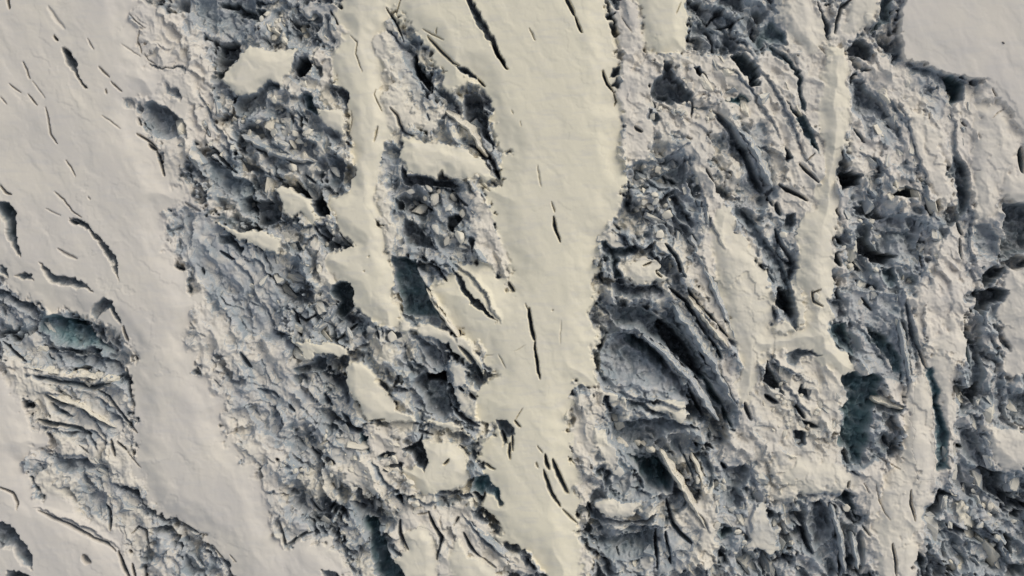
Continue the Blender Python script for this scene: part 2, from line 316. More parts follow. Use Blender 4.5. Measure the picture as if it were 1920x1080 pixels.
# cracks: (width, depth, teal, polyline)
CRK = """
5 20 0|14,-10 17,17
9 4 0|90,10 122,56
5 18 0|100,65 108,76
9 26 0|119,88 135,102
4 14 0|42,115 50,130 56,148
2 6 0|60,150 85,185
3 16 0|52,175 70,198
4 18 0|85,200 92,230 95,250 108,270
3 8 0|0,180 13,195
3 10 0|15,155 40,175
4 15 0|185,123 205,145
4 15 0|207,152 228,172
4 14 0|198,165 200,176
3 8 0|163,73 176,94
3 10 0|240,24 255,40 270,52
3 12 0|260,55 257,75 263,92 262,100
3 9 0|267,97 275,110 290,118
3 5 0|225,80 262,106
3 7 0|190,215 208,228 226,242
5 16 0|253,248 282,266 296,280
6 16 0|256,217 262,235
8 16 0|380,225 392,255
5 20 0|617,15 626,30 634,45
3 12 0|655,65 670,78 668,100 678,135
3 10 0|657,207 660,225 653,255
3 12 0|706,165 701,175 708,190 717,210
5 24 0|723,12 740,35 750,55 757,78
3 14 0|753,-5 745,15 742,28
4 12 0|790,52 812,64 833,75
3 12 0|820,50 817,65
7 20 0|800,65 825,90 850,117 862,122
5 22 0|895,145 910,162
7 48 0|922,78 938,105 951,130
7 18 0|730,200 745,215 750,232 757,246 778,254
4 14 0|800,210 805,226
5 10 0|708,235 702,265
8 34 0|1060,-10 1068,5 1078,28
5 28 0|1078,28 1085,45 1092,62
3 11 0|992,52 998,64 1003,77
2 6 0|958,206 963,215
2 6 0|975,225 978,237
10 7 0|1152,45 1157,75 1166,108
3 9 0|1165,30 1177,45 1187,60
6 30 0|1130,130 1137,150 1150,170
4 20 0|1150,170 1158,190 1153,200
3 10 0|1278,2 1268,28
5 22 0|1330,45 1338,30 1352,18
6 24 0|1340,52 1370,45 1398,28
6 24 0|1325,55 1338,72 1342,96
5 20 0|1285,188 1300,185 1302,200 1298,220
16 42 .1|1332,206 1350,215 1370,235 1385,262 1400,278 1415,320 1440,365
8 22 0|1190,235 1205,247
7 30 0|1600,-5 1580,10 1572,40 1568,62
4 12 0|1860,165 1870,182
5 16 0|1803,222 1815,236
3 8 0|1860,222 1872,212 1885,203
6 18 0|1605,240 1625,266
3 12 0|122,300 133,314 142,331
3 14 0|100,357 120,375 135,395 155,408
3 6 0|165,367 170,376
3 6 0|85,390 115,405
6 28 0|130,412 146,420
5 14 0|0,345 10,358 22,365
7 7 0|107,465 145,486
7 24 0|276,268 292,280
6 24 0|292,280 300,302 306,330
8 32 0|390,268 410,290 430,315 442,322
8 10 0|345,378 375,396
4 14 0|310,437 335,425
6 22 0|410,470 440,486
8 18 0|375,500 380,516
12 40 0|553,338 560,350 582,372
5 26 0|587,420 600,440 612,448 608,462
5 20 0|635,435 645,450 662,462
6 22 0|570,325 590,342
6 22 0|510,328 532,336
11 42 0|880,268 905,280 925,300 938,335
7 30 0|780,375 800,385 814,396
8 36 0|845,350 860,370 877,386
6 24 0|790,480 802,490
8 28 0|815,490 838,527
14 8 0|925,470 945,520
3 11 0|898,340 918,357
3 14 0|870,478 875,492
8 22 0|953,528 966,547
4 7 0|682,507 683,510
4 7 0|690,479 691,482
4 8 0|1008,308 1011,330 1016,350
3 14 0|1034,378 1040,400
6 32 0|1037,405 1043,430 1051,455
4 18 0|1180,345 1183,380
6 18 0|1150,415 1166,430
7 22 0|1125,510 1133,532
5 16 0|1205,500 1222,490
5 16 0|1230,510 1242,520
8 32 0|1248,455 1270,480 1286,520
4 18 0|1285,330 1300,355 1310,385 1328,388
5 20 0|1325,315 1342,342
7 28 0|1500,305 1515,320 1537,342
3 14 0|1512,303 1530,285
8 44 0|1463,343 1480,355 1500,365 1517,376
6 24 0|1443,368 1453,386
10 30 0|1458,378 1466,402
10 32 0|1456,428 1470,460 1485,480 1495,497
8 36 0|1570,440 1585,455
10 36 0|1570,472 1580,500
10 32 0|1610,525 1650,542
7 30 0|1800,415 1810,440
8 22 0|1740,383 1752,406
6 26 0|1803,445 1808,486
12 40 .6|1917,275 1922,325
8 44 0|118,596 152,607
12 26 .1|60,705 110,715 170,725 200,717 226,703
6 18 0|230,610 234,624 239,640
5 16 0|180,620 193,636
8 24 0|0,640 20,660 45,680
5 16 0|0,560 4,592
14 20 .1|80,740 105,755 132,752
6 16 0|90,722 130,748
7 22 0|235,690 240,715 242,746
7 20 0|175,730 200,745 225,775 245,800 256,813
12 20 .05|90,757 110,770 132,782
4 12 0|150,768 175,788 185,806
10 24 .1|65,787 110,795 150,805 166,816
5 10 0|370,690 378,704
4 8 0|355,605 365,616
3 8 0|400,710 413,726
9 22 0|450,660 470,690
9 38 0|548,580 556,600 562,634
7 32 0|625,642 650,620 667,608
7 30 0|545,578 570,600 592,588
6 24 0|705,610 710,637
10 28 0|860,648 875,660 890,680 900,700 905,716
4 14 0|870,695 896,711
6 22 0|860,725 870,736
8 30 0|880,738 893,750
8 30 0|845,762 870,785 900,800
2 5 0|903,675 912,666 928,666
3 7 0|935,665 948,690
8 22 0|605,740 620,762
12 24 0|640,775 660,800 682,812
3 7 0|748,676 770,692
8 16 0|480,730 510,735 522,746
8 16 0|540,758 552,772
5 14 0|690,790 722,785
6 18 0|780,806 812,816
8 42 .1|992,577 997,605 1003,640
6 38 .1|1003,640 1008,680 1013,712
3 10 0|985,568 993,590
5 16 0|965,787 977,801
3 8 0|966,788 980,765
4 7 0|1037,581 1038,584
2 4 0|1052,600 1050,646
2 3 0|962,660 985,646
6 42 0|1290,718 1310,755 1327,788
12 46 .5|1320,700 1340,735 1360,762
9 42 .4|1360,762 1368,780 1376,804
9 46 0|1255,538 1290,565 1310,600 1330,630
7 40 0|1330,630 1345,650 1356,674
7 32 0|1290,538 1310,570 1345,605
5 24 0|1345,605 1368,632
3 12 0|1330,680 1365,720 1382,762
8 30 0|1398,755 1411,790
10 42 0|1435,740 1462,757
6 18 0|1545,575 1528,565 1525,548 1540,542
8 26 0|1620,558 1642,582
8 26 0|1703,560 1710,590 1715,620 1725,650 1741,692
9 46 0|1495,760 1512,786
10 36 0|1505,790 1537,801
6 20 0|1815,610 1826,620
3 12 0|1848,590 1851,620
8 38 .5|1819,642 1820,702
5 16 0|1876,650 1880,655
3 12 0|145,835 165,852
6 22 0|207,825 214,856
5 16 0|218,828 235,845
3 10 0|235,845 263,879
7 26 .1|195,945 205,960 205,997
5 18 0|243,1002 255,990 272,995 278,1032
7 16 0|68,958 110,975 140,990 175,1010 200,1020 216,1036
12 16 0|155,1040 170,1056
7 30 0|220,1035 230,1060 243,1085
8 16 0|238,1033 245,1038
6 24 0|245,1058 253,1085
6 16 0|-5,912 25,925 33,945 30,957
8 14 0|320,972 345,985 370,1000
4 18 0|395,1022 415,1045 436,1085
3 9 0|430,1040 443,1056
3 8 0|450,862 453,874
6 22 0|517,860 523,865
8 22 0|575,835 597,857
12 22 0|610,858 627,871
5 18 0|830,872 842,860
8 28 0|940,808 951,832
6 24 0|956,830 957,862
6 16 0|908,869 929,880
6 26 0|868,1000 885,1030 900,1045
4 16 0|900,1045 932,1066
7 30 0|803,958 815,985 830,1010 825,1030 819,1052
6 16 0|850,988 862,970
6 20 0|763,932 777,930
4 14 0|780,966 806,960
7 30 0|750,975 750,1000 766,1032
8 18 0|520,972 535,1026 555,1010 570,1000 587,1000
7 22 0|585,945 600,966
6 20 0|613,962 626,945
8 26 0|655,940 681,956
5 22 0|960,808 962,846
3 10 0|1007,835 1018,849
6 36 0|1022,850 1025,865 1031,882
10 34 0|1036,860 1048,890 1066,926
7 28 0|1020,880 1035,925 1052,952
6 12 0|1055,955 1082,982
4 12 0|1005,865 1010,878
3 9 0|1065,857 1079,873
11 28 0|1103,943 1113,966
9 38 0|1253,938 1265,985 1280,1002 1303,1024
7 50 0|1233,993 1236,1072
7 42 0|1250,998 1261,1062
5 20 0|1160,1030 1163,1047
6 20 .1|1278,838 1292,870 1306,905
8 42 0|1354,868 1367,881
8 46 0|1385,1054 1397,1062
8 28 0|1664,818 1676,841
4 12 0|1640,853 1690,881
7 50 0|1514,985 1518,1020 1529,1042
9 50 0|1565,958 1580,1000 1585,1040 1578,1085
5 14 0|1620,988 1636,1006
14 22 0|1617,998 1621,1062
5 18 0|1595,903 1592,917
6 20 0|1709,918 1710,945 1717,977
6 22 0|1674,1018 1680,1050 1683,1085
3 10 0|1620,905 1633,926
3 11 0|1645,905 1650,940 1671,977
8 46 0|1798,833 1812,842
10 42 0|1440,1048 1462,1085
5 18 0|1470,1040 1486,1062
"""
# broad hollows and slopes with shade painted as blue-grey ice: (strength, drop, polygon)
HOL = '''
.50 10|430,180 500,165 580,220 600,300 560,330 480,290 430,240
.55 10|1290,-10 1460,-10 1480,80 1430,95 1300,95
.50 10|1600,145 1640,150 1710,240 1680,280 1620,260 1598,200
.45 8|1695,118 1780,142 1790,190 1760,230 1720,180
.55 12|1210,320 1290,290 1330,420 1290,470 1220,430
.55 12|1385,225 1440,240 1460,350 1430,380 1390,290
.50 12|1590,390 1740,390 1750,520 1690,560 1600,540
.50 12|1560,540 1690,540 1720,700 1640,720 1560,640
.60 14|1135,560 1250,570 1350,700 1390,800 1290,780 1120,730
.45 8|730,340 880,340 900,470 860,500 740,480
.35 6|1800,400 1865,410 1875,500 1830,560
.55 7|312,395 400,400 480,450 560,520 600,600 560,660 450,640 380,560 340,500
.40 6|420,660 520,680 600,740 560,830 500,850 430,760
.50 12|600,540 690,600 680,650 540,640
.50 14|-20,545 80,590 220,650 235,710 60,700 -20,620
.40 10|80,725 230,720 250,830 150,830
.55 14|1130,790 1260,790 1290,940 1110,950
.50 12|1095,990 1310,990 1290,1090 1120,1090
.50 12|1345,860 1420,870 1470,1000 1480,1090 1340,1090
.40 9|515,950 640,930 700,1000 680,1070 640,1030 540,1030
.40 8|520,800 680,800 690,860 640,880 530,880
.50 12|1790,730 1930,730 1930,800 1850,800 1860,880 1930,900 1930,1090 1730,1090 1740,960 1800,880
.40 8|725,50 790,100 830,190 790,220 750,160
.45 8|690,270 752,270 760,345 710,345
.40 8|780,615 850,640 900,730 880,790 790,800 760,720
.45 10|1505,930 1620,920 1640,1090 1500,1090
.35 6|560,680 650,670 650,790 570,790
.40 10|350,-10 480,-10 480,80 400,110 340,60
.40 8|480,-10 620,-10 630,90 560,90 480,90
.40 8|1430,380 1500,400 1510,560 1450,520
.35 6|80,850 200,860 270,930 280,1000 200,990 130,940
'''
# sharp crests, fins and snow-edged ribs: (half width, height, polyline)
RDG = """
13 24|1207,628 1240,658 1262,690 1300,735 1335,792
9 12|1148,562 1200,572 1250,584 1265,575
20 20|1265,575 1305,625 1345,685 1380,755
10 16|1290,562 1340,622 1372,668
12 20|1235,850 1270,905 1310,960 1335,1000
8 14|1290,830 1312,870 1322,940
8 14|1110,988 1160,995 1235,986 1262,992
8 10|1215,935 1245,930 1265,934
10 12|1125,725 1180,742 1240,755 1290,765
8 12|1655,745 1680,752 1706,768
9 14|1695,560 1705,640 1712,700 1700,760
8 10|60,650 110,655 150,662
9 12|40,700 110,705 170,718 205,700
9 12|60,730 110,742 170,770 215,800
8 10|70,800 120,802 165,808 215,840
8 10|80,850 150,855 200,878
10 12|200,900 240,915 265,935
8 12|170,740 210,765 240,800
8 10|60,950 120,970 180,1000 225,1035
12 16|1790,200 1795,280 1830,400 1822,460 1835,510
10 12|1690,180 1712,250 1738,330 1752,420
10 14|1560,930 1578,985 1592,1040 1590,1080
9 12|1600,1000 1610,1040 1600,1080
9 12|1455,690 1480,725 1500,760 1530,780
9 12|1440,660 1470,690 1500,700
9 14|800,545 830,590 860,640
8 12|760,640 770,700 740,730
9 12|750,925 800,945 850,935
8 12|865,960 890,985 930,1030 970,1060
10 12|690,860 720,900 760,930
8 14|835,480 870,505 910,550 940,610
8 12|500,200 540,200 560,235 600,260
9 14|440,240 500,260 560,300 600,300
8 12|370,160 400,220 440,280 480,320
9 14|410,270 450,300 500,320 510,350
10 12|540,600 600,560 640,600
8 12|600,590 640,630 700,600
9 12|490,560 520,620 570,650
8 10|420,460 470,520 500,600
8 12|1240,120 1300,200 1340,200
8 12|1330,120 1380,130 1440,200 1470,260
9 14|1400,110 1450,150 1500,250 1530,330
9 12|1180,300 1240,300 1300,260
8 12|1310,330 1330,400 1360,470
8 12|1180,400 1230,380 1270,450 1240,500
8 12|1610,280 1650,300 1680,340
9 14|1590,420 1630,420 1700,440 1740,400
9 14|1570,520 1620,500 1680,510 1700,560
8 12|1600,600 1640,640 1680,700
8 12|1370,880 1420,930 1410,1000
8 12|1850,600 1880,660 1860,740
9 12|1740,1000 1800,990 1860,1000 1900,980
8 12|1640,170 1680,190 1710,250
10 14|1300,40 1350,60 1420,70
7 14|1345,40 1375,70 1410,95
7 12|1310,60 1350,80 1380,98
"""
# ---------------------------------------------------------------- noise tools
def h2(ix, iy, seed):
    n = (ix*374761393 + iy*668265263 + seed*974634777) & 0xFFFFFFFF
    n = ((n ^ (n >> 13))*1274126177) & 0xFFFFFFFF
    n = ((n ^ (n >> 16))*2246822519) & 0xFFFFFFFF
    return ((n ^ (n >> 15)) & 0xFFFFFF)/16777216.0
def perlin(x, y, seed):
    ix = np.floor(x).astype(np.int64); iy = np.floor(y).astype(np.int64)
    fx = x-ix; fy = y-iy
    u = fx*fx*fx*(fx*(fx*6-15)+10); v = fy*fy*fy*(fy*(fy*6-15)+10)
    def g(dx, dy):
        a = h2(ix+dx, iy+dy, seed)*6.2831853
        return np.cos(a)*(fx-dx) + np.sin(a)*(fy-dy)
    a = g(0, 0); b = g(1, 0); c = g(0, 1); d = g(1, 1)
    return 1.5*((a+(b-a)*u) + ((c+(d-c)*u) - (a+(b-a)*u))*v)
def fbm(x, y, seed, n=4, gain=.5):
    s = 0; a = 1
    for k in range(n):
        s = s + a*perlin(x*2**k, y*2**k, seed+k); a *= gain
    return s
def plates(x, y, seed, tilt=1.0):
    """broken blocks: every cell is a tilted plane at its own height; also returns the distance to the joint"""
    ix = np.floor(x).astype(np.int64); iy = np.floor(y).astype(np.int64)
    b1 = np.full(x.shape, 9.0); b2 = b1.copy(); hh = np.zeros(x.shape)
    for dx in (-1, 0, 1):
        for dy in (-1, 0, 1):
            cx = ix+dx; cy = iy+dy
            px = cx + h2(cx, cy, seed); py = cy + h2(cx, cy, seed+7)
            rx = x-px; ry = y-py; d = rx*rx+ry*ry
            z = (h2(cx, cy, seed+13)-.5) + tilt*((h2(cx, cy, seed+19)-.5)*rx + (h2(cx, cy, seed+23)-.5)*ry)
            near = d < b1
            b2 = np.where(near, b1, np.minimum(b2, d)); hh = np.where(near, z, hh); b1 = np.where(near, d, b1)
    return hh, np.sqrt(b2)-np.sqrt(b1)
def scallops(x, y, seed, tilt=.7, c=1.3):
    # melt hollows meeting in sharp crests (lower envelope of tilted bowls)
    ix = np.floor(x).astype(np.int64); iy = np.floor(y).astype(np.int64)
    m = np.full(x.shape, 9.0)
    for dx in (-1, 0, 1):
        for dy in (-1, 0, 1):
            cx = ix+dx; cy = iy+dy
            rx = x-cx-.1-.8*h2(cx, cy, seed); ry = y-cy-.1-.8*h2(cx, cy, seed+7)
            z = .7*h2(cx, cy, seed+13) + tilt*((h2(cx, cy, seed+19)-.5)*rx + (h2(cx, cy, seed+23)-.5)*ry)
            m = np.minimum(m, z + c*(rx*rx+ry*ry))
    return m-.75
def sstep(a, b, v):
    t = np.clip((v-a)/(b-a), 0, 1); return t*t*(3-2*t)

# ---------------------------------------------------------------- the grid: dense under the survey, growing to the horizon
STEP = 1.5
def axis(a, b):
    core = np.arange(a, b+.1, STEP); g = []; s = STEP; v = 0
    while v < 30000: s *= 1.18; v += s; g.append(v)
    g = np.array(g); return np.concatenate([a-g[::-1], core, b+g])
AX = axis(-130, 2050); AY = axis(-130, 1210)
NX, NY = len(AX), len(AY)
X0, Y0 = np.meshgrid(AX, AY)
core = (X0 > -400) & (X0 < 2320) & (Y0 > -400) & (Y0 < 1480)
# ragged coordinates for the features
SX = X0 + 9*fbm(X0/60, Y0/60, 12, 3); SY = Y0 + 9*fbm(X0/60, Y0/60, 52, 3)
WX = X0 + 5*fbm(X0/38, Y0/38, 11, 3) + 2.2*fbm(X0/9, Y0/9, 31, 2)
WY = Y0 + 5*fbm(X0/38, Y0/38, 51, 3) + 2.2*fbm(X0/9, Y0/9, 71, 2)
def window(lo, hi, m):
    i0 = max(np.searchsorted(AX, lo[0]-m)-1, 0); i1 = min(np.searchsorted(AX, hi[0]+m)+1, NX)
    j0 = max(np.searchsorted(AY, lo[1]-m)-1, 0); j1 = min(np.searchsorted(AY, hi[1]+m)+1, NY)
    return slice(j0, j1), slice(i0, i1)
def inside(poly, x, y):
    r = np.zeros(x.shape, bool); n = len(poly)
    for k in range(n):
        (x1, y1), (x2, y2) = poly[k], poly[(k+1) % n]
        if y1 == y2: continue
        r ^= ((y1 > y) != (y2 > y)) & (x < (x2-x1)*(y-y1)/(y2-y1)+x1)
    return r
def segd(p, q, x, y):
    dx, dy = q-p; L2 = dx*dx+dy*dy+1e-9
    t = np.clip(((x-p[0])*dx+(y-p[1])*dy)/L2, 0, 1)
    return np.hypot(x-p[0]-t*dx, y-p[1]-t*dy), t
def sdist(poly, x, y):
    d = np.full(x.shape, 1e9)
    for k in range(len(poly)): d = np.minimum(d, segd(poly[k], poly[(k+1) % len(poly)], x, y)[0])
    return np.where(inside(poly, x, y), d, -d)
Z0 = np.full(X0.shape, -7.0); A = np.full(X0.shape, 1.0); VIGN_TONE = np.clip(.35+.6*sstep(0, 800, abs(X0-900)), 0, 1)  # lens vignette painted into the snow colour: greyer away from the middle
EN = 11*fbm(X0/34, Y0/34, 91, 3) + 4*fbm(X0/9, Y0/9, 93, 2)
SOFTN = np.clip(1.2 + 1.6*fbm(X0/90, Y0/90, 95, 2), .35, 3)
for z, a, soft, vign_tone, s in REG:
    p = P(s); w_ = window(p.min(0), p.max(0), soft*2+14)
    d0 = sdist(p, SX[w_], SY[w_]); d = sdist(p, WX[w_], WY[w_]) + EN[w_]*min(max(soft/8.0, .45), 1.3); soft = soft*SOFTN[w_]
    k = sstep(-soft*.5, soft*.5, d)
    dm = min(float(d0.max()), 90); wd = min(55, .62*dm); dp = min(11, .24*dm)
    Z0[w_] += (z-(dp*(1-sstep(-6, wd, d0)) if a < .2 and z < 3.5 or z == 4 else 0)-Z0[w_])*k; A[w_] += (a-A[w_])*k
    k2 = sstep(-22, 26, d)
    VIGN_TONE[w_] += (vign_tone-VIGN_TONE[w_])*k
far = 1-np.clip((np.maximum(np.maximum(-X0, X0-1920), np.maximum(-Y0, Y0-1080))-60)/400, 0, 1)
# ---- broken ice texture; blocks stretched down-flow (upper left to lower right)
th = math.radians(58)
U = (X0*math.cos(th)+Y0*math.sin(th)); V = (-X0*math.sin(th)+Y0*math.cos(th))
ux = U + 14*fbm(X0/50, Y0/50, 101, 4) + 2.5*fbm(X0/8, Y0/8, 111, 2); vx = V + 12*fbm(X0/50, Y0/50, 131, 4) + 2.5*fbm(X0/8, Y0/8, 141, 2)
def scarps(per, seed, warp):
    # torn steps: a drop facing away from the light, then a long easy rise
    g = (X0*.60 - Y0*.80 + (X0-960)*.25)/per + warp*fbm(X0/(per*1.7), Y0/(per*1.7), seed, 4) + .12*fbm(X0/12, Y0/12, seed+9, 3)
    f = g-np.floor(g); k = sstep(-.35, .35, fbm(X0/(per*1.1)+5, Y0/(per*1.1), seed+5, 2)+.25*(h2(np.floor(g).astype(np.int64), np.zeros(g.shape, np.int64), seed)-.5))
    return (np.where(f > .05, 1-(f-.05)/.95, f/.05)-.5)*k
sc1 = scarps(105, 501, 1.1); sc2 = scarps(42, 521, .9); sc3 = scarps(17, 541, .8)
p1, e1 = plates(ux/62, vx/34, 201, 1.6)
p2, e2 = plates(ux/24+3, vx/15, 231, 1.6)
p3, e3 = plates(ux/10, vx/7.5, 261, 1.4)
rid = 1-np.abs(fbm(ux/70, vx/34, 301, 4))*1.6
open1 = sstep(-.25, .45, fbm(ux/55, vx/40, 281, 2)); open2 = sstep(-.1, .5, fbm(ux/30, vx/22, 291, 2))
big = fbm(ux/110, vx/55, 301, 3)
s1 = scallops(ux/95, vx/52, 601); s2 = scallops(ux/42+9, vx/24, 621, 1.0); s3 = scallops(ux/17, vx/10.5, 641, 1.0); s4 = scallops(ux/8, vx/6, 661, 1.0)
rough = 62*s1 + 26*s2 + 5.5*s3*(.1+open2) + .6*s4*open2 + 24*p1*open1 + 7*p2*open2*open1 + 18*big + 50*sc1 + 16*sc2
cap = 5 + 20*sc1 + 7*sc2 + 10*s2 + 6*p1 + 2.5*fbm(X0/50, Y0/50, 345, 2)       # wind packed snow levels off the tops
rough = cap - np.logaddexp(0, (cap-rough)/2.2)*2.2
deepn = fbm(X0/60, Y0/60, 361, 3)
rough -= 14*sstep(.2, .6, deepn)
lite = (.5*fbm(X0/9, Y0/9, 401, 3, .6) + .35*s4*(.2+open2) + 3.0*s3*(.1+open2) + 9*s2 + 10*sc1 + 7*sc2*open1 + 1.6*fbm(ux/45, vx/7, 441, 3)*open1)
lite *= .35+.75*sstep(-.35, .45, fbm(X0/75, Y0/75, 705, 3))
calm = sstep(-.5, .2, fbm(ux/80, vx/50, 715, 3))          # sheltered snow-filled stretches inside the broken ice
rough = rough*(.35+.65*calm) + 4*(1-calm)*sc1
H = Z0 + rough*A*np.where(A < .6, .45, .9) + lite*np.clip((A-.045)*2.8, 0, 1)
H += 1.6*fbm(X0/170, Y0/170, 461, 3) + .8*fbm(ux/120, vx/30, 471, 2)
ICE_SHADE = np.clip(A-.05, 0, 1)*np.clip(.40 + .38*fbm(X0/45, Y0/45, 571, 4) + .22*fbm(X0/10, Y0/10, 581, 2), .10, .9)*(.55+.45*calm)  # share of uncovered ice; painted shade is merged into it below
TEAL = np.zeros(X0.shape)
HN = fbm(X0/24, Y0/24, 951, 4)
for line in HOL.strip().split('\n'):
    hd, pts = line.split('|'); bv, dz = [float(v) for v in hd.split()]; p = P(pts)
    w_ = window(p.min(0), p.max(0), 30); k = sstep(-14, 18, sdist(p, WX[w_], WY[w_]) + 16*HN[w_])
    k = k*sstep(.04, .2, A[w_])
    ICE_SHADE[w_] = np.maximum(ICE_SHADE[w_], k*bv*np.clip(1.0+.5*HN[w_], .3, 1.4)); H[w_] -= dz*k
ROUGH2 = 10*p1 + 24*s1 + 22*s2 + 8*s3 + 10*sc2
# ---- holes: steep under the rim towards the light, easing up on the far side
LD = np.array([.67, -.74])
PD = np.zeros(X0.shape)
for line in PIT.strip().split('\n'):
    hd, pts = line.split('|'); D, te = [float(v) for v in hd.split()]; D *= 1.55 if te < .5 else 1.15; p = P(pts)
    area = .5*abs(np.sum(p[:, 0]*np.roll(p[:, 1], -1)-np.roll(p[:, 0], -1)*p[:, 1]))
    per = np.sum(np.hypot(*(p-np.roll(p, -1, 0)).T)); wch = 2*area/per
    cw = np.sum(p[:, 0]*np.roll(p[:, 1], -1)-np.roll(p[:, 0], -1)*p[:, 1]) > 0
    w_ = window(p.min(0), p.max(0), 12); x = WX[w_]; y = WY[w_]
    q = np.full(x.shape, 1e9)
    for k in range(len(p)):
        a_, b_ = p[k], p[(k+1) % len(p)]
        t = (b_-a_)/(np.hypot(*(b_-a_))+1e-9); n = np.array([t[1], -t[0]])*(1 if cw else -1)
        f = (n@LD+1)/2; ww = wch*((1.2 if D < 70 else .5)*(1-f)**1.3) + 2.2
        q = np.minimum(q, segd(a_, b_, x, y)[0]/ww)
    ins = inside(p, x, y)
    d = np.where(ins, D*(1-(1-np.clip(q, 0, 1))**1.5), 0)
    d *= 1 + .25*fbm(x/14, y/14, int(p[0, 0]) % 97, 2)
    kk = sstep(0, 10, d); H[w_] += ((-3)-H[w_])*kk*np.where(PD[w_] > 6, 0, 1)*.85 + ROUGH2[w_]*kk*(.22 if wch < 18 else .45)
    H[w_] -= d*.95; PD[w_] += d
    ICE_SHADE[w_] = np.maximum(ICE_SHADE[w_], np.clip(d/28, 0, 1)*.8)
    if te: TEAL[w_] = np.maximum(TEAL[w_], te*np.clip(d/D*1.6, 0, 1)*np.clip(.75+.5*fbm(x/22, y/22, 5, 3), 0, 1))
for line in CRK.strip().split('\n'):
    hd, pts = line.split('|'); W, D, te = [float(v) for v in hd.split()]; D *= .85 if W < 5 else 1.35; p = P(pts)
    w_ = window(p.min(0), p.max(0), W*1.5+8); x = WX[w_]*.25+X0[w_]*.75; y = WY[w_]*.25+Y0[w_]*.75
    seg = np.hypot(*(p[1:]-p[:-1]).T); tot = seg.sum(); acc = 0; d = np.zeros(x.shape)
    for k in range(len(p)-1):
        s_, t = segd(p[k], p[k+1], x, y); u = (acc+t*seg[k])/tot; acc += seg[k]
        n = np.array([-(p[k+1]-p[k])[1], (p[k+1]-p[k])[0]])/(seg[k]+1e-9)
        if n @ np.array([-.6, .8]) < 0: n = -n
        sg = (x-p[k][0])*n[0]+(y-p[k][1])*n[1]
        prof = np.sqrt(np.clip(1-(2*u-1)**2, 0, 1))*.8+.2
        hn = max(W*.38, 1.1)*prof; hs_ = max(W*.85, 1.3)*prof       # steep wall towards the light, easy bank opposite
        s_ = s_*(1+.25*HN[w_]); sh = np.where(sg > 0, s_/hs_, s_/hn)
        d = np.maximum(d, D*prof*(1-np.clip(sh, 0, 1))**1.15)
    H[w_] -= d; PD[w_] += d
    ICE_SHADE[w_] = np.maximum(ICE_SHADE[w_], np.clip((d-6)/26, 0, 1)*.75)
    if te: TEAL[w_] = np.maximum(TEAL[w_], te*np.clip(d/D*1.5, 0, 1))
for line in RDG.strip().split('\n'):
    hd, pts = line.split('|'); W, D = [float(v) for v in hd.split()]; W *= 1.35; p = P(pts)
    w_ = window(p.min(0), p.max(0), W+8); x = WX[w_]; y = WY[w_]
    seg = np.hypot(*(p[1:]-p[:-1]).T); tot = seg.sum(); acc = 0
    best = np.full(x.shape, 1e9); side = np.zeros(x.shape); pr = np.zeros(x.shape)
    for k in range(len(p)-1):
        s_, t = segd(p[k], p[k+1], x, y); u = (acc+t*seg[k])/tot; acc += seg[k]
        n = np.array([-(p[k+1]-p[k])[1], (p[k+1]-p[k])[0]])/seg[k]
        if n @ np.array([-.6, .8]) < 0: n = -n
        sg = (x-p[k][0])*n[0]+(y-p[k][1])*n[1]
        m_ = s_ < best; best = np.where(m_, s_, best); side = np.where(m_, sg, side); pr = np.where(m_, np.sqrt(np.clip(1-(2*u-1)**2, 0, 1)), pr)
    d = np.clip(1-best/(W*(.3+.7*pr)), 0, 1)*pr
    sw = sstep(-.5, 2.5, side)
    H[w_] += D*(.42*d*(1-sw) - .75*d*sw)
    ICE_SHADE[w_] = np.clip(ICE_SHADE[w_]*(1-.6*d*(1-sw)) + .5*d*sw, 0, 1); TEAL[w_] *= 1-.6*d*(1-sw)  # shade painted on the side away from the light, lit side kept snowier
VIGN_TONE = np.clip(VIGN_TONE + .10*fbm(X0/120, Y0/120, 801, 4) + .05*fbm(ux/60, vx/14, 811, 3), 0, 1)
ICE_SHADE = np.clip(ICE_SHADE, 0, 1); TEAL = np.clip(TEAL, 0, 1)
H *= np.where(core, 1, .5)
def interp(x, y, F=None):
    F = H if F is None else F
    i = min(max(np.searchsorted(AX, x), 0), NX-1); j = min(max(np.searchsorted(AY, y), 0), NY-1)
    return float(F[j, i])
WXYZ = np.stack([(X0-CX)*S, (CY-Y0)*S, H*S], -1)
KIND = np.stack([ICE_SHADE, TEAL, VIGN_TONE, np.ones_like(VIGN_TONE)], -1).astype(np.float32)

def link(o): scene.collection.objects.link(o); return o
def grid_mesh(name, verts, quads, kinds, mat):
    me = bpy.data.meshes.new(name)
    me.vertices.add(len(verts)); me.vertices.foreach_set('co', verts.astype(np.float32).ravel())
    nq = len(quads); me.loops.add(nq*4); me.polygons.add(nq)
    me.loops.foreach_set('vertex_index', quads.astype(np.int32).ravel())
    me.polygons.foreach_set('loop_start', np.arange(0, nq*4, 4, dtype=np.int32))
    me.polygons.foreach_set('use_smooth', np.ones(nq, bool))
    me.update(calc_edges=True)
    at = me.color_attributes.new('kind', 'FLOAT_COLOR', 'POINT'); at.data.foreach_set('color', kinds.ravel())
    me.materials.append(mat); return link(bpy.data.objects.new(name, me))
IDX = np.arange(NX*NY).reshape(NY, NX)
Q = np.stack([IDX[1:, :-1], IDX[1:, 1:], IDX[:-1, 1:], IDX[:-1, :-1]], -1)
FX = (WX[1:, 1:]+WX[:-1, :-1])/2; FY = (WY[1:, 1:]+WY[:-1, :-1])/2
TV = WXYZ.copy()

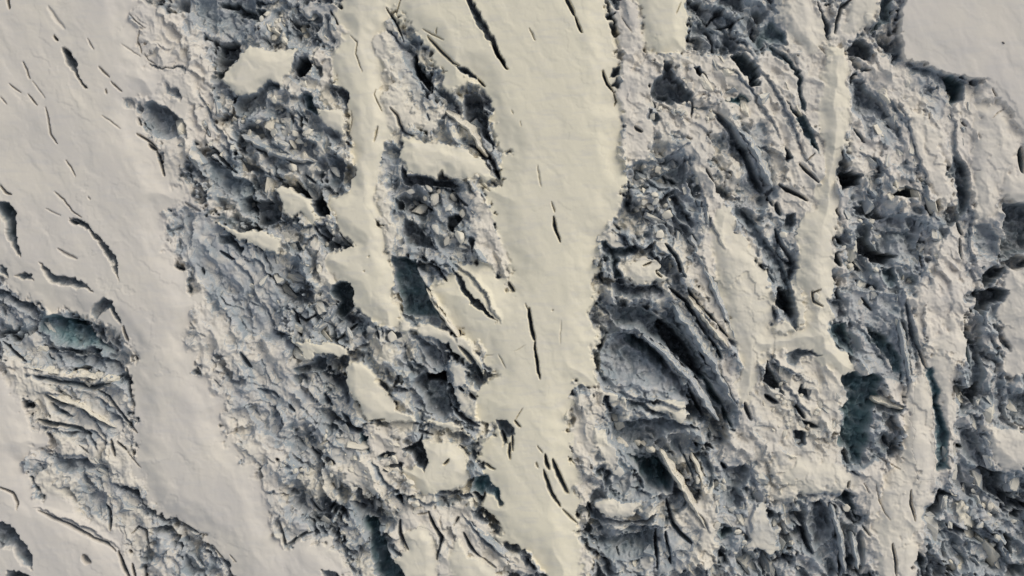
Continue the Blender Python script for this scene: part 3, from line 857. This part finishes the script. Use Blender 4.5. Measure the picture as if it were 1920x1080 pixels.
def lift(name, pts, label, cat, group=None, thick=14, raise_=0):
    """a slab of snow or ice: its surface is its own closed mesh, resting on the lowered glacier below it"""
    p = P(pts); sj, si = window(p.min(0), p.max(0), 10)
    sj = slice(sj.start, min(sj.stop, NY-1)); si = slice(si.start, min(si.stop, NX-1))
    m = inside(p, FX[sj, si], FY[sj, si]) & free[sj, si]
    if m.sum() < 6: print('tiny', label); return
    free[sj, si] &= ~m
    q = Q[sj, si][m]
    e = np.concatenate([q[:, [0, 1]], q[:, [1, 2]], q[:, [2, 3]], q[:, [3, 0]]])
    key = e[:, 0]*(NX*NY)+e[:, 1]; rev = e[:, 1]*(NX*NY)+e[:, 0]
    be = e[~np.isin(key, rev)]
    ids, inv = np.unique(q, return_inverse=True); inv = inv.reshape(q.shape); n = len(ids)
    lut = {int(a): k for k, a in enumerate(ids)}
    v = WXYZ.reshape(-1, 3)[ids]; o = v.mean(0); o[2] = v[:, 2].min()-thick*S
    top = v-o; bot = top.copy(); bot[:, 2] = np.minimum(top[:, 2]-thick*S*.6, top[:, 2].min()+.2)
    bi = np.array([[lut[int(a)], lut[int(b)]] for a, b in be])
    side = np.stack([bi[:, 1], bi[:, 0], bi[:, 0]+n, bi[:, 1]+n], -1)
    quads = np.concatenate([inv, inv[:, ::-1]+n, side])
    kd = KIND.reshape(-1, 4)[ids]
    ob = grid_mesh(name, np.concatenate([top, bot]), quads, np.concatenate([kd, kd]), MG)
    ob.location = o
    ob['label'] = label; ob['category'] = cat
    if group: ob['group'] = group
    inner = np.setdiff1d(ids, be.ravel())
    TV.reshape(-1, 3)[inner, 2] -= .5
    return ob
free = np.ones((NY-1, NX-1), bool)
THINGS = [
 ('snow_shelf', "750,258 775,256 800,264 828,266 850,277 872,278 888,292 905,300 915,318 928,330 912,340 896,330 880,336 862,328 845,332 832,322 818,336 800,326 785,332 770,322 758,330 760,305 750,295 755,278", 'broad flat cream snow slab above the dark shadowed ledge and the pile of ice boulders', 'snow shelf'),
 ('snow_shelf', "795,828 845,825 870,850 880,895 850,925 790,932 765,900 745,880 775,875", 'smooth cream snow slab left of the blue icicles, beside a dark hooked hole', 'snow shelf'),
 ('snow_shelf', "655,678 700,690 718,735 740,765 790,785 870,798 895,825 860,808 800,797 740,788 690,788 660,750 648,715", 'curved cream snow slab with a long thin tail wrapping under a dark pit', 'snow shelf'),
 ('snow_shelf', "537,635 560,640 610,645 655,650 655,672 590,660 578,674 562,655", 'thin pale tongue of snow bridging grey broken ice below a black teal hole', 'snow shelf'),
 ('snow_shelf', "470,85 505,95 555,90 548,130 522,160 490,165 470,182 440,172 415,152 405,148 430,130 445,100", 'pale snow block standing left of the round black hole near the top', 'snow shelf'),
 ('snow_shelf', "508,348 550,350 580,370 602,410 590,425 565,400 545,405 520,380", 'tilted cream snow slab between two black holes', 'snow shelf'),
 ('snow_shelf', "400,415 450,430 490,430 525,450 520,475 490,470 460,450 430,440", 'narrow pale snow shelf crossing below the blue grey hollow', 'snow shelf'),
 ('snow_shelf', "590,200 640,205 650,255 625,240 605,235", 'small cream snow slab right of a teal slot in the rubble', 'snow shelf'),
 ('snow_shelf', "752,1000 790,990 815,1000 825,1040 815,1100 740,1100 732,1050 755,1030", 'cream snow slab at the bottom edge beside the long dark teal crevasse', 'snow shelf'),
 ('snow_shelf', "1170,490 1230,490 1245,525 1200,535 1170,520", 'pale snow slab with two short nicks beside a dark blue notch', 'snow shelf'),
 ('snow_shelf', "1110,940 1140,935 1200,945 1190,970 1140,972", 'pale lip of snow hanging over a shadowed ledge below the teal bowl', 'snow shelf'),
 ('snow_shelf', "1120,735 1170,745 1230,760 1280,745 1300,780 1280,790 1230,770 1180,760 1140,755", 'long pale snow ledge below the deep blue grey bowl', 'snow shelf'),
 ('serac', "1300,30 1360,15 1400,35 1428,45 1425,80 1400,95 1350,100 1300,92 1285,88 1300,65", 'fan shaped grey serac ribbed with dark creases at the top edge', 'serac'),
 ('serac', "1375,222 1412,228 1440,290 1455,350 1440,345 1420,300 1400,260", 'grey tilted ice flake along the right side of a dark diagonal crevasse', 'serac'),
 ('serac', "570,600 585,585 610,560 628,590 615,620 600,640 575,635", 'smooth grey tilted ice block below left of the black teal hole', 'serac'),
 ('serac', "530,400 560,405 580,430 580,452 540,458 525,440", 'grey wedge of ice above a dark notch, right of the narrow snow shelf', 'serac'),
 ('serac', "1195,940 1240,935 1255,950 1262,985 1230,992 1200,975", 'grey ice corner block below the teal bowl', 'serac'),
 ('serac', "610,285 640,292 655,320 640,355 620,362 610,330", 'upright grey ice block in the rubble beside the central left snow ridge', 'serac'),
 ('serac', "1720,705 1738,700 1748,760 1754,830 1752,900 1725,900 1710,840 1712,760", 'broad pale ice rib along the left side of the bright blue crevasse', 'serac'),
 ('serac', "1080,735 1110,728 1135,745 1140,785 1115,800 1085,790 1070,765", 'crinkled pale ice mound against the right edge of the central snow ridge', 'serac'),
 ('serac', "1640,770 1700,775 1695,800 1650,845 1632,810", 'ragged grey ice shelf on the right side of the large teal hole', 'serac'),
 ('serac', "1815,415 1862,418 1884,450 1874,492 1832,494 1818,450", 'smooth grey lobe of ice hanging over the dark pit at the right edge', 'serac'),
 ('serac', "1850,798 1885,803 1925,808 1925,870 1885,885 1852,850", 'pale rounded ice lobe at the right edge above a black hollow', 'serac'),
 ('serac', "1800,1015 1845,1035 1860,1050 1840,1085 1800,1085 1790,1040", 'smooth grey ice hump near the bottom right corner', 'serac'),
 ('serac', "45,655 100,690 160,695 210,702 195,716 150,722 100,712 60,700", 'pale curved ice shelf under the teal hollow on the left', 'serac'),
 ('serac', "150,745 200,750 240,800 250,830 215,815 180,790 155,770", 'pale wedge of snowy ice on the stepped slope at the left', 'serac'),
 ('serac', "210,930 250,940 275,970 262,985 225,985 205,960", 'pale ice wedge right of the round dimple at lower left', 'serac'),
 ('serac', "1470,720 1500,700 1520,712 1500,745 1480,740", 'small pale ice knob between the dark pockets right of centre', 'serac'),
 ('serac', "1440,270 1470,270 1478,330 1465,345 1448,320", 'narrow pale serac at the foot of the twin green crevasses', 'serac'),
]
for t in THINGS: lift(*t)

# the glacier itself
ter = grid_mesh('glacier', TV.reshape(-1, 3), Q.reshape(-1, 4), KIND.reshape(-1, 4), MG)
ter['kind'] = 'structure'

# ---------------------------------------------------------------- loose ice blocks
rng = random.Random(5)
def block_mesh(k, mat):
    r = random.Random(900+k); bm = bmesh.new()
    for _ in range(13 + k % 5):
        a = r.uniform(0, 6.283); c = r.uniform(-1, 1); s_ = math.sqrt(1-c*c)
        q = r.uniform(.8, 1.05)
        bm.verts.new((math.cos(a)*s_*q, math.sin(a)*s_*q*r.uniform(.7, 1), c*q*.8))
    res = bmesh.ops.convex_hull(bm, input=bm.verts)
    bmesh.ops.delete(bm, geom=[g for g in res['geom_interior'] if isinstance(g, bmesh.types.BMVert)], context='VERTS')
    bmesh.ops.bevel(bm, geom=list(bm.edges), offset=.10, segments=2, affect='EDGES', clamp_overlap=True)
    bmesh.ops.triangulate(bm, faces=bm.faces[:])
    bmesh.ops.subdivide_edges(bm, edges=bm.edges[:], cuts=2, use_grid_fill=True)
    for v in bm.verts:
        v.co += v.co.normalized()*.07*mathutils.noise.noise(v.co*2.6+mathutils.Vector((k*7, 0, 0)))
    for _ in range(1): bmesh.ops.smooth_vert(bm, verts=bm.verts[:], factor=.5, use_axis_x=True, use_axis_y=True, use_axis_z=True)
    me = bpy.data.meshes.new('ice_block'); bm.to_mesh(me); bm.free(); me.materials.append(mat)
    for pl in me.polygons: pl.use_smooth = True
    return me
BM = [block_mesh(k, MB if k % 3 else MB2) for k in range(12)]
def block(x, y, r, label, group=None, k=None, asp=1.3, ang=None, lift_=.35):
    me = BM[rng.randrange(12) if k is None else k]
    o = link(bpy.data.objects.new('ice_block', me))
    zs = [interp(x+dx*r*.6, y+dy*r*.6) for dx in (-1, 0, 1) for dy in (-1, 0, 1)]
    z = sorted(zs)[6 if r > 8 else 5]
    o.location = ((x-CX)*S, (CY-y)*S, (z + r*lift_)*S)
    o.scale = (r*S*asp**.5, r*S/asp**.5, r*S*rng.uniform(.6, .9))
    o.rotation_euler = (rng.uniform(-.35, .35), rng.uniform(-.35, .35), math.radians(ang if ang is not None else rng.uniform(0, 360)))
    o['label'] = label; o['category'] = 'ice block'
    if group: o['group'] = group
BIG = [
 (812, 373, 14, 'rounded pale ice boulder at the top of the pile under the broad snow slab', 1.15, -60),
 (785, 392, 15, 'grey slanted ice boulder left in the pile under the broad snow slab', 1.5, -30),
 (818, 430, 12, 'pale ice block below the rounded boulder in the pile', 1.4, 70),
 (862, 445, 14, 'pale ice boulder leaning on the right wall of the boulder pile', 1.4, 60),
 (868, 462, 9, 'small cream ice block below the leaning boulder in the pile', 1.2, 30),
 (800, 352, 10, 'grey ice block directly under the shadowed edge of the broad snow slab', 1.6, 30),
 (768, 357, 9, 'small grey ice block at the upper left corner of the boulder pile', 1.2, 10),
 (842, 388, 9, 'grey ice block right of the rounded boulder in the pile', 1.5, -40),
 (1253, 402, 11, 'round grey ice boulder lying in a dark hollow right of the central ridge', 1.05, 0),
 (1238, 440, 11, 'flat pale ice block below the round grey boulder', 1.2, 10),
 (628, 320, 12, 'tall pale ice block capping the upright serac beside the snow ridge', 1.6, 60),
 (568, 290, 14, 'pale pyramid shaped ice block amid rubble left of the snow ridge', 1.3, 60),
 (545, 310, 13, 'broad grey ice block left of the pyramid shaped block', 1.4, 20),
 (512, 68, 8, 'pale ice lump above the snow block near the top left', 1.1, 0),
 (532, 75, 8, 'pale ice lump right of its twin, above the snow block', 1.1, 50),
 (570, 158, 8, 'pale ice block at the lower lip of the round black hole', 1.2, 90),
 (512, 185, 8, 'pale ice block on the edge of a dark hollow below the snow block', 1.3, 80),
 (526, 270, 13, 'long grey rounded ice block lying in the left rubble', 2.0, 10),
 (463, 380, 7, 'small pale ice cube in the dark slot at left of centre', 1.2, -10),
 (895, 330, 5, 'tiny ice chip at the right tip of the broad snow slab', 1.3, 30),
 (1220, 845, 12, 'grey ice boulder on the upper rim of the teal bowl', 1.2, -20),
 (1200, 835, 9, 'smaller grey ice block beside the boulder above the teal bowl', 1.2, 40),
 (1222, 1050, 7, 'grey ice chunk at the foot of the blue hollow at the bottom', 1.4, 90),
 (1310, 900, 8, 'pale ice prism standing in the striped cleft right of the teal bowl', 1.8, 85),
 (770, 905, 9, 'grey ice chunk at the left edge of the smooth slab near the icicles', 1.4, 20),
 (778, 945, 10, 'pale block of ice below the smooth slab near the icicles', 1.3, -20),
 (1395, 182, 6, 'pale ice chunk above the green triangular slot', 1.3, 0),
 (1368, 184, 6, 'small pale ice chunk left of the green triangular slot', 1.1, 0),
 (1225, 218, 8, 'pale ice lump inside a dark ring right of the central ridge', 1.3, 100),
 (1530, 556, 9, 'round grey ice lump ringed by a dark crack below the right ridge', 1.2, 80),
 (1590, 955, 10, 'greenish grey ice block wedged in the dark trough near the bottom', 1.5, 70),
 (1470, 440, 8, 'grey ice lump in the slot beside the long smooth crevasse', 1.2, 30),
 (650, 622, 13, 'grey slanted ice block below the black teal hole', 2.0, 55),
 (694, 618, 12, 'grey blunt ice block left of the square notch', 1.4, 0),
 (735, 632, 11, 'pale dome of ice in a square notch of the snow ridge', 1.1, 90),
]
for x, y, r, lab, asp, ang in BIG: block(x, y, r*1.12, lab, asp=asp, ang=-ang, lift_=.55)
CL = [   # clusters: centre, radii, count, size range, label
 (815, 405, 60, 60, 26, 3, 7, 'small pale ice chunk in the boulder pile under the broad snow slab'),
 (520, 240, 70, 50, 40, 3, 8, 'small grey ice chunk in the upper left rubble field below the snow block'),
 (515, 55, 35, 35, 18, 3, 6, 'small ice lump in the rubble above the pale snow block'),
 (590, 420, 50, 45, 14, 3, 6, 'small ice chunk beside the dark slot left of the snow ridge'),
 (1215, 350, 45, 75, 26, 3, 7, 'small ice chunk on the broken slope right of the central ridge'),
 (1280, 210, 60, 30, 18, 3, 7, 'small pale ice chunk near the blue hollow at upper right of the ridge'),
 (1630, 470, 50, 60, 28, 3, 7, 'small grey ice chunk in the dark broken ground at right'),
 (1490, 770, 50, 60, 22, 3, 7, 'small ice chunk among the pockets below the right snow ridge'),
 (1390, 960, 50, 80, 26, 3, 7, 'small grey ice chunk in the blue rubble near the bottom right of centre'),
 (720, 900, 70, 60, 26, 3, 7, 'small ice chunk in the broken ground at the bottom left of the central ridge'),
 (590, 870, 60, 80, 24, 3, 6, 'small ice lump on the speckled grey slope at the bottom'),
 (1850, 960, 60, 80, 22, 4, 8, 'small grey ice chunk in the dark lower right corner rubble'),
]
for cx, cy, rx, ry, n, r0, r1, lab in CL:
    for _ in range(n):
        a = rng.uniform(0, 6.283); q = math.sqrt(rng.random())
        x = cx+rx*q*math.cos(a); y = cy+ry*q*math.sin(a)
        if interp(x, y, A) < .2 or interp(x, y, PD) > 32: continue
        block(x, y, r0 + (r1*1.35-r0)*rng.random()**1.8, lab, lab.replace('small', 'small').split(' in ')[0][:20]+' cluster at %d' % 0 if 0 else 'small loose ice: '+lab.split(' ', 1)[1], asp=rng.uniform(1, 1.6))
# ---- long sharp fins: a broad face towards the light, a steep one away from it
FINS = [
 (14, -3, "1262,565 1300,615 1345,680 1388,765", 'long smooth grey ice fin between two dark diagonal crevasses'),
 (8, -2, "1207,628 1250,662 1300,715 1350,790", 'knife edged ice rib dividing the blue grey bowl from the black slot'),
 (7, 0, "1292,555 1335,610 1372,655", 'short snow edged ice blade at the upper end of the diagonal crevasses'),
 (8, 0, "1240,845 1275,900 1330,995", 'streaked pale ice spur running down the right side of the teal bowl'),
 (9, 0, "1380,235 1412,265 1452,350", 'grey ice blade on the right side of the dark diagonal crevasse at upper right'),
 (7, -5, "1470,140 1490,180 1507,215", 'narrow pale ice blade standing inside a green crevasse'),
 (7, 2, "800,540 825,582 865,636", 'cream snow topped blade on the right side of the teal shaft'),
 (6, -2, "1560,945 1578,1000 1588,1075", 'slim grey ice fin parting two dark troughs near the bottom'),
 (6, 0, "1600,1000 1612,1070", 'ridged pale ice fin right of the slim grey fin near the bottom'),
 (7, 0, "1690,600 1705,680 1715,740", 'ribbed grey ice blade above the bright blue crevasse'),
 (9, -8, "1640,747 1706,766", 'small pale ice lip jutting over the teal hole at right'),
 (9, 0, "880,975 925,1020 975,1065", 'grey folded ice spur along the lower left side of the central snow ridge'),
 (5, 0, "1298,850 1315,890 1325,930", 'thin pale ice prism in the striped cleft beside the teal bowl'),
 (9, -8, "55,688 130,702 215,706", 'pale ice step directly under the teal hollow on the left'),
 (8, -6, "85,738 150,760 215,802", 'pale ice step across the middle of the broken slope on the left'),
 (13, -9, "450,250 520,283 592,300", 'long grey rounded ice rib crossing the upper left rubble'),
 (10, -6, "582,632 605,600 628,572", 'smooth grey slanted ice slab leaning below the black teal hole'),
 (9, -5, "835,205 882,238 915,292", 'streaked ice rib curving beside the dark hollow above the broad snow shelf'),
 (11, 1, "1298,440 1335,520 1386,640", 'flat grey ice plane left of the cream snow rib at right of centre'),
]
def fin(W, zc, pts, label):
    p = P(pts); seg = np.hypot(*(p[1:]-p[:-1]).T); cum = np.concatenate([[0], np.cumsum(seg)]); n = int(cum[-1]/2.2)
    r = random.Random(int(p[0, 0])); V_ = []; m = 15
    o = ((p[:, 0].mean()-CX)*S, (CY-p[:, 1].mean())*S, (zc-20)*S)
    for i in range(n+1):
        t = i/n; a = t*cum[-1]; c = np.array([np.interp(a, cum, p[:, 0]), np.interp(a, cum, p[:, 1])])
        k = min(int(np.searchsorted(cum, a, side='right'))-1, len(seg)-1); k = max(k, 0)
        c += 1.6*mathutils.noise.noise(mathutils.Vector((a*.05, p[0, 1], 3)))*np.array([1, .4])*2
        dr = (p[min(k+1, len(p)-1)]-p[k])/seg[k]; nn = np.array([-dr[1], dr[0]])
        if nn @ np.array([-.6, .8]) < 0: nn = -nn               # nn points away from the light
        en = min(1, 5*min(t, 1-t))**.6
        for j in range(m):
            u = -1 + 2*j/(m-1)
            cr = .5 + .3*mathutils.noise.noise(mathutils.Vector((a*.04, 9, p[0, 0])))
            h = ((u+1)/(cr+1))**1.15 if u < cr else ((1-u)/(1-cr))
            nz = mathutils.noise.noise(mathutils.Vector((a*.11, u*2.2, p[0, 0]*.37)))*5.0 + mathutils.noise.noise(mathutils.Vector((a*.33, u*5, p[0, 1]*.37)))*2.0
            wv = W*(.25+.75*en)*(1+.6*mathutils.noise.noise(mathutils.Vector((a*.07, 20+np.sign(u), p[0, 0]))))
            q = c + nn*u*wv
            z = zc + 3*mathutils.noise.noise(mathutils.Vector((a*.03, 5, 5))) - (1-h)*(10+W*1.1) + nz - (1-en)*8
            if j in (0, m-1): z = zc-44
            V_.append(((q[0]-CX)*S-o[0], (CY-q[1])*S-o[1], z*S-o[2]))
    F_ = [(i*m+j, (i+1)*m+j, (i+1)*m+j+1, i*m+j+1) for i in range(n) for j in range(m-1)]
    F_ += [tuple(range(m)), tuple(n*m+j for j in reversed(range(m)))] + [(i*m, i*m+m-1, (i+1)*m+m-1, (i+1)*m) for i in range(n)]
    me = bpy.data.meshes.new('ice_fin'); me.from_pydata(V_, [], F_)
    b_ = bmesh.new(); b_.from_mesh(me); bmesh.ops.recalc_face_normals(b_, faces=b_.faces); b_.to_mesh(me); b_.free()
    me.materials.append(MB2 if 'grey' in label else MB)
    ob = link(bpy.data.objects.new('ice_fin', me)); ob.location = o; ob['label'] = label; ob['category'] = 'ice fin'
for f_ in FINS: fin(*f_)
# ---- angular broken seracs standing in the icefall
def shard_mesh(k, mat):
    r = random.Random(300+k); bm = bmesh.new()
    for sx in (-1, 1):
        for sy in (-1, 1):
            bm.verts.new((sx*r.uniform(.6, 1.1), sy*r.uniform(.5, 1.1), -1))
    for _ in range(4): bm.verts.new((r.uniform(-.95, .95), r.uniform(-.75, .75), r.uniform(.2, 1.1)))
    for _ in range(5): bm.verts.new((r.uniform(-1, 1), r.uniform(-1, 1), r.uniform(-.6, .4)))
    res = bmesh.ops.convex_hull(bm, input=bm.verts)
    bmesh.ops.delete(bm, geom=[g for g in res['geom_interior'] if isinstance(g, bmesh.types.BMVert)], context='VERTS')
    bmesh.ops.bevel(bm, geom=list(bm.edges), offset=.05, segments=1, affect='EDGES', clamp_overlap=True)
    bmesh.ops.triangulate(bm, faces=bm.faces[:]); bmesh.ops.subdivide_edges(bm, edges=bm.edges[:], cuts=3, use_grid_fill=True)
    for v in bm.verts:
        v.co += v.co.normalized()*(.09*mathutils.noise.noise(v.co*2.2+mathutils.Vector((k*7, 0, 0))) + .08*mathutils.noise.noise(v.co*5+mathutils.Vector((k*7, 0, 0))))
    me = bpy.data.meshes.new('serac'); bm.to_mesh(me); bm.free(); me.materials.append(mat); return me
SM = [shard_mesh(k, MB2 if k % 4 else MB) for k in range(14)]
ZN = [  # zone polygon, flow angle, count, size range, label
 ("350,160 460,170 600,230 630,360 560,400 400,340 330,260", 50, 26, 7, 15, 'angular grey serac in the upper left icefall between two snow ridges'),
 ("480,0 630,0 630,90 560,95 480,80", 60, 9, 6, 11, 'angular ice tooth in the rubble along the top edge above the pale snow block'),
 ("400,460 620,440 640,600 560,700 520,640 470,560", 50, 26, 6, 14, 'angular pale serac on the broken slope left of the black teal hole'),
 ("740,345 890,350 900,470 870,490 760,470", 60, 9, 6, 12, 'angular ice splinter among the boulders under the broad snow shelf'),
 ("730,200 880,170 910,240 760,250", 60, 8, 6, 12, 'angular ice splinter in the hollow above the broad snow shelf'),
 ("1190,290 1320,280 1340,450 1290,530 1190,450", 70, 20, 6, 14, 'angular grey serac on the broken slope right of the central snow ridge'),
 ("1230,110 1430,110 1440,230 1330,240 1220,200", 55, 14, 7, 14, 'angular pale serac around the star shaped blue hollow at upper right of centre'),
 ("1600,260 1760,300 1760,500 1700,640 1590,600 1580,400", 75, 30, 7, 15, 'angular grey serac in the dark icefall between the two right hand snow ribs'),
 ("1430,670 1560,670 1590,860 1440,860", 60, 16, 6, 12, 'angular pale serac around the small dark pockets below the right snow rib'),
 ("1130,790 1250,800 1230,850 1150,840", 40, 6, 6, 11, 'angular grey ice block on the shadowed slope above the teal bowl'),
 ("1340,860 1480,880 1500,1080 1330,1080", 70, 22, 7, 15, 'angular blue grey serac in the broken trough near the bottom right of centre'),
 ("520,800 680,800 740,940 680,1040 540,1000 520,900", 60, 22, 6, 13, 'angular grey serac on the broken slope at lower left of the central ridge'),
 ("660,800 780,800 780,970 700,960", 60, 12, 6, 12, 'angular pale serac between the lower slope and the smooth slab'),
 ("900,800 990,900 980,1000 900,960", 60, 0, 6, 12, ''),
 ("1790,740 1920,760 1920,1080 1740,1080 1760,940", 65, 30, 8, 17, 'angular grey serac in the dark icefall of the lower right corner'),
 ("0,570 60,600 200,680 220,780 80,760 0,640", 25, 12, 6, 12, 'angular grey serac on the stepped slope at the left edge'),
 ("110,830 260,880 280,1000 150,980", 30, 9, 5, 10, 'angular pale serac on the lower left slope around the round dimple'),
 ("1095,1000 1310,1000 1300,1080 1110,1080", 80, 8, 6, 12, 'angular grey ice block at the foot of the blue hollow on the bottom edge'),
 ("1650,130 1780,150 1880,260 1800,330 1650,260", 70, 12, 6, 12, 'angular pale serac on the rough ground below the smooth plateau'),
]
for poly, ang, n, r0, r1, lab in ZN:
    p = P(poly); placed = []; tries = 0
    while len(placed) < n and tries < 900:
        tries += 1
        x = rng.uniform(p[:, 0].min(), p[:, 0].max()); y = rng.uniform(p[:, 1].min(), p[:, 1].max())
        if not inside(p, np.array([x]), np.array([y]))[0] or interp(x, y, A) < .25 or interp(x, y, PD) > 26: continue
        r = r0 + (r1*1.3-r0)*rng.random()**1.7
        if any(math.hypot(x-a_, y-b_) < (r+c_)*.95 for a_, b_, c_ in placed): continue
        placed.append((x, y, r))
        o = link(bpy.data.objects.new('serac', SM[rng.randrange(14)]))
        zs = sorted(interp(x+dx*r*.7, y+dy*r*.7) for dx in (-1, 0, 1) for dy in (-1, 0, 1))
        hz = r*rng.uniform(.7, 1.3)
        o.location = ((x-CX)*S, (CY-y)*S, (zs[4] - hz + r*rng.uniform(.3, .8))*S)
        o.scale = (r*S*rng.uniform(1.0, 2.1), r*S*rng.uniform(.45, .9), hz*S)
        o.rotation_euler = (rng.uniform(-.5, .5), rng.uniform(-.5, .5), -math.radians(ang+rng.gauss(0, 24)))
        o['label'] = lab; o['category'] = 'serac'; o['group'] = 'seracs: '+lab.split(' ', 2)[2]
# the little stone on the snow plateau
bm = bmesh.new(); bmesh.ops.create_icosphere(bm, subdivisions=3, radius=1)
for v in bm.verts: v.co *= 1+.35*mathutils.noise.noise(v.co*1.8)
me = bpy.data.meshes.new('rock'); bm.to_mesh(me); bm.free(); me.materials.append(mr)
rk = link(bpy.data.objects.new('rock', me)); rk.location = ((1880-CX)*S, (CY-81)*S, (interp(1880, 81)+.6)*S); rk.scale = (.3, .16, .14); rk.rotation_euler = (0, 0, -.7)
rk['label'] = 'tiny dark stone alone on the smooth snow plateau at upper right'; rk['category'] = 'rock'
